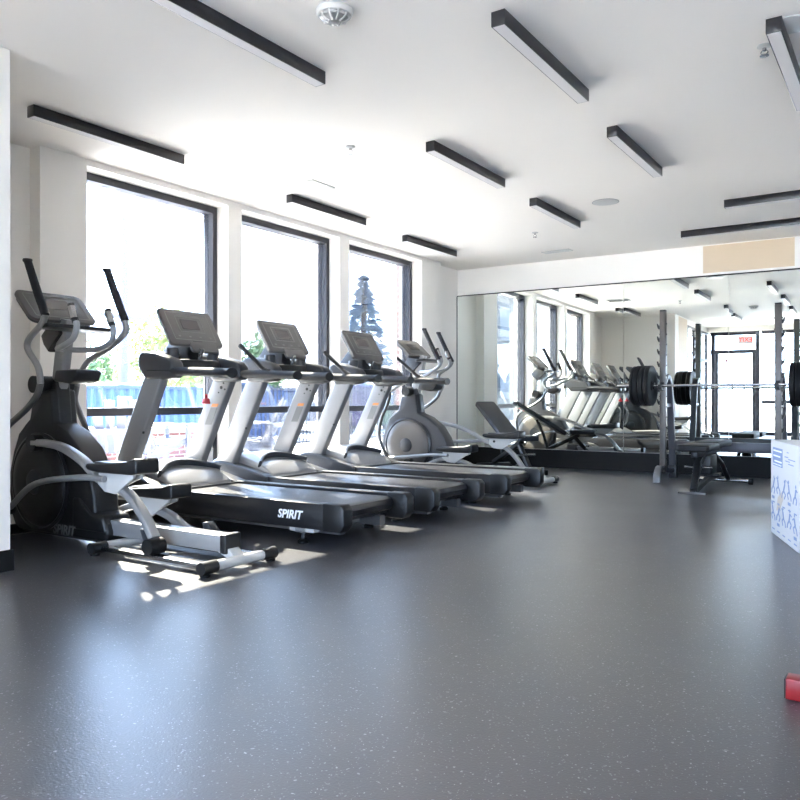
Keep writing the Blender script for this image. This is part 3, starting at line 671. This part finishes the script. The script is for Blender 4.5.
# ---------------------------------------------------------------- rack, barbell, plates
rk = thing('squat_rack', (-1.72, 8.75, 0), 'grey steel squat rack with serrated bar hooks against the mirror', 'weight rack')
for s, nm in ((-1, 'left'), (1, 'right')):
    x = s * .58
    p = MB().box(x - .032, x + .032, -.034, .034, .10, 1.88).build('upright_post', 'rackp', rk, .006)
    MB().box(x - .031, x + .031, -.033, .033, 1.88, 1.90).build('post_cap', 'black', p, .004)
    for i in range(9):
        z = .60 + i * .14; q = s
        MB().prism([(x + q * .032, z - .035), (x + q * .032, z + .010), (x + q * .045, z + .004), (x + q * .058, z + .030), (x + q * .064, z + .028), (x + q * .058, z - .008), (x + q * .045, z - .035)], -.03, .01).build('bar_hook', 'black', rk, .002)
    MB().prism([(-.034, 1.00), (-.034, 1.10), (-.045, 1.10), (-.05, 1.042), (-.135, 1.030), (-.142, 1.07), (-.152, 1.07), (-.148, 1.015), (-.06, 1.0)], x - .02, x + .02, 'x').build('bar_cradle', 'black', rk, .002)
    bt = MB()
    for i in range(14): bt.cyl((x - .041, 0, .25 + i * .115), (x + .041, 0, .25 + i * .115), .007, 8)
    bt.build('hole_bushing', 'black', rk)
    MB().sweep(spline([(x, .0, .12), (x, -.10, .165), (x, -.19, .15), (x, -.25, .08), (x, -.27, .004)]), rect(.012, .038, .008)).build('front_foot', 'greymetal', rk)
    MB().sweep(spline([(x, .02, 1.10), (x, .10, 1.16), (x, .20, 1.13), (x, .26, 1.0), (x, .34, .6), (x, .42, .14)]), rect(.028, .036, .008)).build('rear_brace', 'rackb', rk)
    MB().box(x - .045, x + .045, .385, .475, .001, .15).build('rear_foot', 'black', rk, .008)
    MB().sweep([(x, 0, .14), (x, .2, .10), (x, .42, .09)], rect(.025, .025)).build('base_rail', 'rackb', rk)
    MB().sweep([(x, -.03, .84), (x, .10, .84), (x, .30, .84)], rect(.02, .02)).build('brace_link', 'rackb', rk)
MB().box(-.55, .55, .38, .44, .32, .43).build('rear_crossbeam', 'rackb', rk, .008)
bb = thing('barbell', (-1.70, 8.655, 1.057), 'long steel barbell racked across the two grey posts', 'barbell')
MB().cyl((-.68, 0, 0), (.68, 0, 0), .0145, 18).build('shaft', 'chrome', bb)
for s in (-1, 1):
    MB().cyl((s * .68, 0, 0), (s * 1.08, 0, 0), .0242, 18).build('sleeve', 'chrome', bb)
    MB().cyl((s * .665, 0, 0), (s * .685, 0, 0), .038, 20).build('collar', 'chrome', bb)
def plate(x, r, th, label):
    o = MB().lathe([(.0262, -th / 2), (.05, -th / 2), (.055, -th * .35), (r * .55, -th * .35), (r * .62, -th / 2), (r - .008, -th / 2), (r, -th / 2 + .006), (r, th / 2 - .006), (r - .008, th / 2), (r * .62, th / 2), (r * .55, th * .35), (.055, th * .35), (.05, th / 2), (.0262, th / 2)], (0, 0, 0), 'x', 48, True).build('weight_plate', 'rubber')
    o.location = (x, 8.655, 1.057)
    return tag(o, label, 'weight plate', 'black rubber plates on the barbell')
pw = ['innermost', 'second', 'third', 'outermost']
for s, sn in ((-1, 'left'), (1, 'right')):
    d = .687
    for k in range(4):
        th = .054 if k < 3 else .034; r = .225 if k < 3 else .22
        plate(-1.70 + s * (d + th / 2), r, th - .002, '%s black plate on the %s end of the barbell' % (pw[k], sn)); d += th + .003

# ---------------------------------------------------------------- printed box at right
ang = math.atan2(-.95, .32)
pb = thing('plyometric_box', (-.80, 5.78, 0), 'white printed plyometric box with blue exercise figures at right edge', 'plyo box', rz=ang)
MB().box(0, .78, 0, .51, .001, .63).build('box_body', 'box', pb, .006)
def onface(name, m, rects, polys=()):
    b_ = MB()
    for x0, x1, z0, z1 in rects: b_.box(x0, x1, -.0012, .002, z0, z1)
    return b_.build(name, m, pb)
onface('header_print', 'ink', [(.07, .36, .465, .585)])
b_ = MB()
for i, (x0, x1) in enumerate(((.09, .34), (.09, .30), (.12, .34))): b_.box(x0, x1, -.0018, .001, .56 - i * .034, .57 - i * .034)
for i in range(6): b_.box(.09 + i * .042, .118 + i * .042, -.0018, .001, .472, .48)
b_.build('header_lettering', 'wht', pb)
b_ = MB()
for x0, x1, z in ((.42, .52, .54), (.44, .56, .515), (.48, .53, .57), (.52, .7, .53), (.52, .66, .50)): b_.box(x0, x1, -.0012, .002, z, z + .006)
b_.build('caption_print', 'ink', pb)
def figure(cx, cz, v):
    b = MB(); r = random.Random(v); sgn = -1 if v % 2 else 1
    def seg(p, q, w_):
        p, q = Vector((p[0], 0, p[1])), Vector((q[0], 0, q[1])); d = (q - p).normalized(); n_ = Vector((-d.z, 0, d.x)) * w_ * 1.1; p, q = p * 1.05, q * 1.05
        pts = [(p + n_), (q + n_), (q - n_), (p - n_)]; b.prism([(cx + c.x * sgn * 1.7, cz + c.z * .8) for c in pts], -.0014, .002)
    hip = (0, .0); sh = (.008 + .012 * r.random(), .05)
    pts = [(cx + sgn * (sh[0] + .004) + .012 * math.cos(t * math.pi / 4), cz + .058 + .011 * math.sin(t * math.pi / 4)) for t in range(8)]
    b.prism(pts, -.0014, .002)
    seg(hip, sh, .008); kn = (.022 + .01 * r.random(), -.025); seg(hip, kn, .006); seg(kn, (.012, -.06), .005)
    k2 = (-.02 - .01 * r.random(), -.03); seg(hip, k2, .006); seg(k2, (-.03, -.062), .005)
    ha = (.03 + .01 * r.random(), .03 + .07 * r.random()); seg(sh, ha, .004)
    if v % 3 == 0: b.box(cx - .035, cx + .035, -.0014, .002, cz - .085, cz - .066)
    b.build('figure_print', 'ink', pb)
k = 0
for cz in (.325, .150):
    for i in range(5): figure(.08 + i * .155, cz + (.01 if i % 2 else 0), k); k += 1
b_ = MB()
for i in range(5):
    for cz in (.215, .035): b_.box(.05 + i * .155, .12 + i * .155, -.0012, .002, cz, cz + .008)
b_.build('caption_print', 'ink', pb)
MB().prism([(.22, .26), (.36, .32), (.38, .27), (.28, .19), (.18, .17)], -.001, .002).build('tan_print', 'inkt', pb)

# red machine foot at the right edge
rf = thing('exercise_machine', (-.315, 2.56, 0), 'red square steel foot of a machine cut by the right edge', 'exercise machine')
MB().box(.0, 1.0, -.0, .065, .003, .066).build('base_tube', 'red', rf, .004)
MB().box(-.004, .0, .002, .063, .005, .064).build('end_plug', 'black', rf, .002)
MB().box(.93, .995, .0, .065, .066, 1.9).build('upright', 'red', rf, .004)
MB().box(.93, .995, .065, .9, .003, .066).build('side_tube', 'red', rf, .004)

# ---------------------------------------------------------------- outside
ground = tag(MB().box(-70, -5.601, -60, 90, -.14, -.04).box(-5.601, 60, -60, BY - .11, -.14, -.04).build('patio', 'conc'), None or '', 'x')
for k_ in ('label', 'category'): del ground[k_]
ground['kind'] = 'structure'; ground.name = 'ground_outside'
# brick pier beside the third window and low sills outside
struct(MB().box(-5.78, -5.605, 8.61, 9.4, -.04, 3.4), 'wall_outside_pier', 'brick')
struct(MB().box(-5.70, -5.605, 1.6, 3.55, -.04, 3.4), 'wall_outside', 'brick')

def adirondack(loc, rz, label):
    t = thing('adirondack_chair', loc, label, 'patio chair', 'white patio chairs outside', rz)
    # faces local +x ; fan back at x=-.28
    for i in range(5):
        a = (i - 2) * .075; h_ = .98 - abs(i - 2) ** 2 * .045
        y0, y1 = (i - 2) * .092, (i - 2) * .142
        MB().add([(-.12, y0 - .04, .30), (-.12, y0 + .04, .30), (-.40, y1 + .056, h_), (-.40, y1 - .056, h_),
                  (-.14, y0 - .04, .295), (-.14, y0 + .04, .295), (-.42, y1 + .056, h_ - .005), (-.42, y1 - .056, h_ - .005)],
                 [(0, 1, 2, 3), (7, 6, 5, 4), (0, 4, 5, 1), (1, 5, 6, 2), (2, 6, 7, 3), (3, 7, 4, 0)]).build('back_slat', 'adir', t)
    for i in range(5): MB().box(-.12 + i * .105, -.025 + i * .105, -.26, .26, .30 + i * .02, .32 + i * .02).build('seat_slat', 'adir', t)
    for s in (-1, 1):
        MB().box(-.38, .42, s * .33 - .065, s * .33 + .065, .58, .605).build('armrest', 'adir', t, .01)
        MB().box(.30, .36, s * .30 - .02, s * .30 + .02, 0, .58).build('front_leg', 'adir', t)
        MB().prism([(-.50, 0), (-.40, 0), (.36, .33), (.36, .42), (-.1, .31)], s * .27 - .012, s * .27 + .012).build('side_stretcher', 'adir', t)
        MB().box(-.36, -.32, s * .31 - .02, s * .31 + .02, .2, .58).build('rear_post', 'adir', t)
    MB().box(-.37, -.345, -.33, .33, .53, .60).build('back_rail', 'adir', t)
G = -.04
adirondack((-8.1, 5.95, G), math.radians(150), 'white slatted patio chair outside, in the first window at left')
adirondack((-9.0, 7.25, G), math.radians(80), 'white patio chair outside near the right edge of the first window')
adirondack((-8.3, 8.55, G), math.radians(205), 'white patio chair outside seen between treadmill posts in the second window')
# brick fire pit
fp = thing('fire_pit', (-10.2, 8.55, G), 'low brick fire pit with pale stone cap outside the first window', 'fire pit')
MB().box(-.5, .5, -.75, .75, 0, .42).build('brick_base', 'brick', fp)
MB().box(-.56, .56, -.81, .81, .42, .50).build('stone_cap', 'cream', fp, .01)
fp2 = thing('brick_planter', (-9.6, 6.3, G), 'short brick planter outside behind the chair in the first window', 'planter')
MB().box(-.3, .3, -.5, .5, 0, .45).build('brick_base', 'brick', fp2)
MB().box(-.34, .34, -.54, .54, .45, .52).build('stone_cap', 'cream', fp2, .01)
# blue corrugated fence
bf = thing('corrugated_fence', (-13, 8, G), 'bright blue corrugated metal fence across the patio in the first window', 'fence')
pts = []
N_ = 150
for i in range(N_): pts.append((.03 if i % 4 < 2 else -.03, -1.5 + i * .055))
MB().prism([(p[0], p[1]) for p in pts] + [(p[0] - .01, p[1]) for p in reversed(pts)], 0.05, 1.18, 'z').build('corrugated_sheet', 'blue', bf)
MB().box(-.05, .06, -1.5, 6.7, 1.16, 1.22).build('top_rail', 'blued', bf)
for y in (-1.5, .5, 2.5, 4.5, 6.6): MB().box(.04, .1, y, y + .07, 0, 1.25).build('fence_post', 'blued', bf)
# picket fence
pf = thing('picket_railing', (-9.9, 9.6, G), 'thin vertical metal picket railing outside the second and third windows', 'railing')
for i in range(62): MB().box(-.012, .012, i * .105 - .009, i * .105 + .009, .05, 1.22).build('picket', 'frame', pf)
MB().box(-.02, .02, -.1, 6.5, 1.13, 1.17).build('top_rail', 'frame', pf)
MB().box(-.02, .02, -.1, 6.5, .10, .14).build('bottom_rail', 'frame', pf)
# cars
def car(loc, rz, m, label):
    t = thing('parked_car', loc, label, 'car', 'parked cars beyond the patio', rz)
    prof = [(-2.15, .35), (-2.2, .62), (-2.1, .86), (-1.45, .95), (-.85, 1.38), (-.2, 1.46), (.7, 1.42), (1.45, 1.02), (2.05, .88), (2.2, .62), (2.15, .33)]
    MB().prism(prof, -.86, .86).build('car_body', m, t, .09, seg=3)
    for s in (-1, 1):
        MB().prism([(-1.25, .98), (-.80, 1.30), (-.2, 1.38), (.62, 1.34), (1.2, 1.0)], s * .865, s * .872).build('side_window', 'bluegl', t)
        for x in (-1.35, 1.35): MB().cyl((x, s * .70, .33), (x, s * .90, .33), .33, 24).build('wheel', 'tyre', t)
    MB().add([(-1.50, -.7, .97), (-1.50, .7, .97), (-.95, .62, 1.36), (-.95, -.62, 1.36)], [(0, 1, 2, 3)]).build('windscreen', 'bluegl', t)
car((-20, 14.2, G), math.radians(100), 'carw', 'white car parked beyond the blue fence in the first window')
car((-17, 16.6, G), math.radians(70), 'carb', 'light blue car parked beyond the railing in the second window')
car((-14.5, 18.6, G), math.radians(85), 'carb', 'distant blue car behind the railing between second and third windows')
# utility pole
up = thing('utility_pole', (-21.5, 16.0, G), 'tall grey utility pole beyond the fence in the first window', 'utility pole')
MB().cyl((0, 0, 0), (0, 0, 6.9), .16, 16).build('pole', 'pole', up)
MB().box(-.06, .06, -1.0, 1.0, 3.6, 3.72).build('crossarm', 'pole', up)
up2 = thing('lamp_post', (-24, 15.9, G), 'thin pale lamp post left of the utility pole, first window', 'lamp post')
MB().cyl((0, 0, 0), (0, 0, 4.3), .10, 12).build('pole', 'wht', up2)
MB().box(-.12, .12, -.9, .9, 2.45, 2.6).build('crossarm', 'wht', up2)
# trees
def blob_tree(loc, hgt, rad, m, label, n_=420):
    t = thing('leafy_tree', loc, label, 'tree', 'trees beyond the patio')
    r = random.Random(int(loc[0] * 10 + loc[1] * 7))
    MB().tube([(0, 0, 0), (.05, .03, hgt * .3), (0, 0, hgt * .7)], [.16, .12, .05], 8).build('trunk', 'bark', t)
    b = MB()
    for i in range(n_):
        u, v = r.random() * 2 * math.pi, math.acos(2 * r.random() - 1); q = r.random() ** .4
        c = Vector((rad * q * math.sin(v) * math.cos(u), rad * q * math.sin(v) * math.sin(u), hgt * .62 + hgt * .38 * q * math.cos(v)))
        c += Vector((r.uniform(-.3, .3), r.uniform(-.3, .3), r.uniform(-.2, .2)))
        for k in range(5):
            d = Vector((r.uniform(-1, 1), r.uniform(-1, 1), r.uniform(-1, 1))).normalized(); e = d.orthogonal().normalized(); s_ = r.uniform(.08, .17)
            p = c + Vector((r.uniform(-.2, .2), r.uniform(-.2, .2), r.uniform(-.2, .2)))
            b.add([p - d * s_, p + e * s_ * .5, p + d * s_, p - e * s_ * .5], [(0, 1, 2, 3)])
    b.build('foliage', m, t)
blob_tree((-25, 20.6, G), 4.6, 1.7, 'leafy', 'yellow green tree behind the nearest treadmill console, first window')
blob_tree((-28.5, 25.6, G), 4.2, 1.6, 'leaf', 'mid green tree near the right edge of the first window')
blob_tree((-28, 18.8, G), 3.3, 1.2, 'leaf', 'small green tree just left of the treadmill console, first window')
blob_tree((-25, 26.4, G), 4.0, 1.0, 'leaf', 'green tree at the left edge of the second window')
blob_tree((-26, 17.0, G), 2.2, .7, 'leafy', 'low green shrub-like tree at left, first window, behind the far elliptical handle')
def spruce(loc, hgt, rad, label):
    t = thing('spruce_tree', loc, label, 'tree'); r = random.Random(5)
    MB().cyl((0, 0, 0), (0, 0, hgt * .9), .12, 8).build('trunk', 'bark', t)
    b = MB()
    for i in range(1500):
        z = .6 + (hgt - .7) * (r.random() ** 1.15); rr = rad * (1 - (z - .4) / (hgt - .3)) * (.45 + .55 * r.random()); a = r.random() * 6.283
        lay = .12 * math.sin(z * 9)
        p = Vector((rr * math.cos(a), rr * math.sin(a), z + lay)); d = Vector((math.cos(a), math.sin(a), -.25)).normalized(); e = Vector((-math.sin(a), math.cos(a), 0)); s_ = r.uniform(.12, .3)
        b.add([p - d * s_ * .5, p + e * s_ * .3, p + d * s_, p - e * s_ * .3], [(0, 1, 2, 3)])
        b.add([p - d * s_ * .5, p + Vector((0, 0, .07)), p + d * s_, p - Vector((0, 0, .07))], [(0, 1, 2, 3)])
    b.build('foliage', 'spruce', t)
spruce((-18.5, 25.2, G), 6.0, 1.75, 'tall bluish spruce tree in the third window')
# colourful upright fabric panels past the third window
def panel(loc, m, w_, h_, label, nm='fabric_panel'):
    t = thing(nm, loc, label, 'fabric panel', 'coloured panels beyond the railing')
    MB().cyl((0, -w_ / 2, 0), (0, -w_ / 2, h_), .025, 10).cyl((0, w_ / 2, 0), (0, w_ / 2, h_), .025, 10).build('post', 'frame', t)
    pts = [(.02 * math.sin(i * .9), -w_ / 2 + w_ * i / 16) for i in range(17)]
    MB().prism(pts + [(p[0] - .01, p[1]) for p in reversed(pts)], .25, h_ - .03, 'z').build('fabric', m, t)
panel((-12.4, 16.8, G), 'purple', .9, 1.35, 'purple fabric panel beyond the railing at left of the third window')
panel((-12.4, 17.9, G), 'green', .6, 1.3, 'green fabric panel beyond the railing in the third window')
panel((-12.4, 18.8, G), 'blued', .8, 1.3, 'dark blue fabric panel beyond the railing, right part of third window')
panel((-11.4, 14.7, G), 'pink', .5, .8, 'pink fabric panel low behind the railing in the third window')
# buildings outside seen reflected in the mirror
bd = thing('apartment_building', (-17, -9, G), 'cream building with bluish windows seen only in the mirror windows', 'building')
MB().box(-5, 3, -8, 7, 0, 9).build('facade', 'cream', bd)
for y in (-6.5, -4.2, -1.9, .4, 2.7, 5.0):
    for z in (1.0, 3.6, 6.2): 
        o = MB().box(3.0, 3.05, y, y + 1.1, z, z + 1.5).build('window', 'bluegl', bd)
MB().box(3.0, 3.2, -8, 7, 3.0, 3.2).box(3.0, 3.2, -8, 7, 5.7, 5.9).build('ledge', 'white', bd)
for x in (-4.2, -1.5, 1.2):
    for z in (1.0, 3.6, 6.2): MB().box(x, x + 1.1, 7.0, 7.05, z, z + 1.5).build('window', 'bluegl', bd)
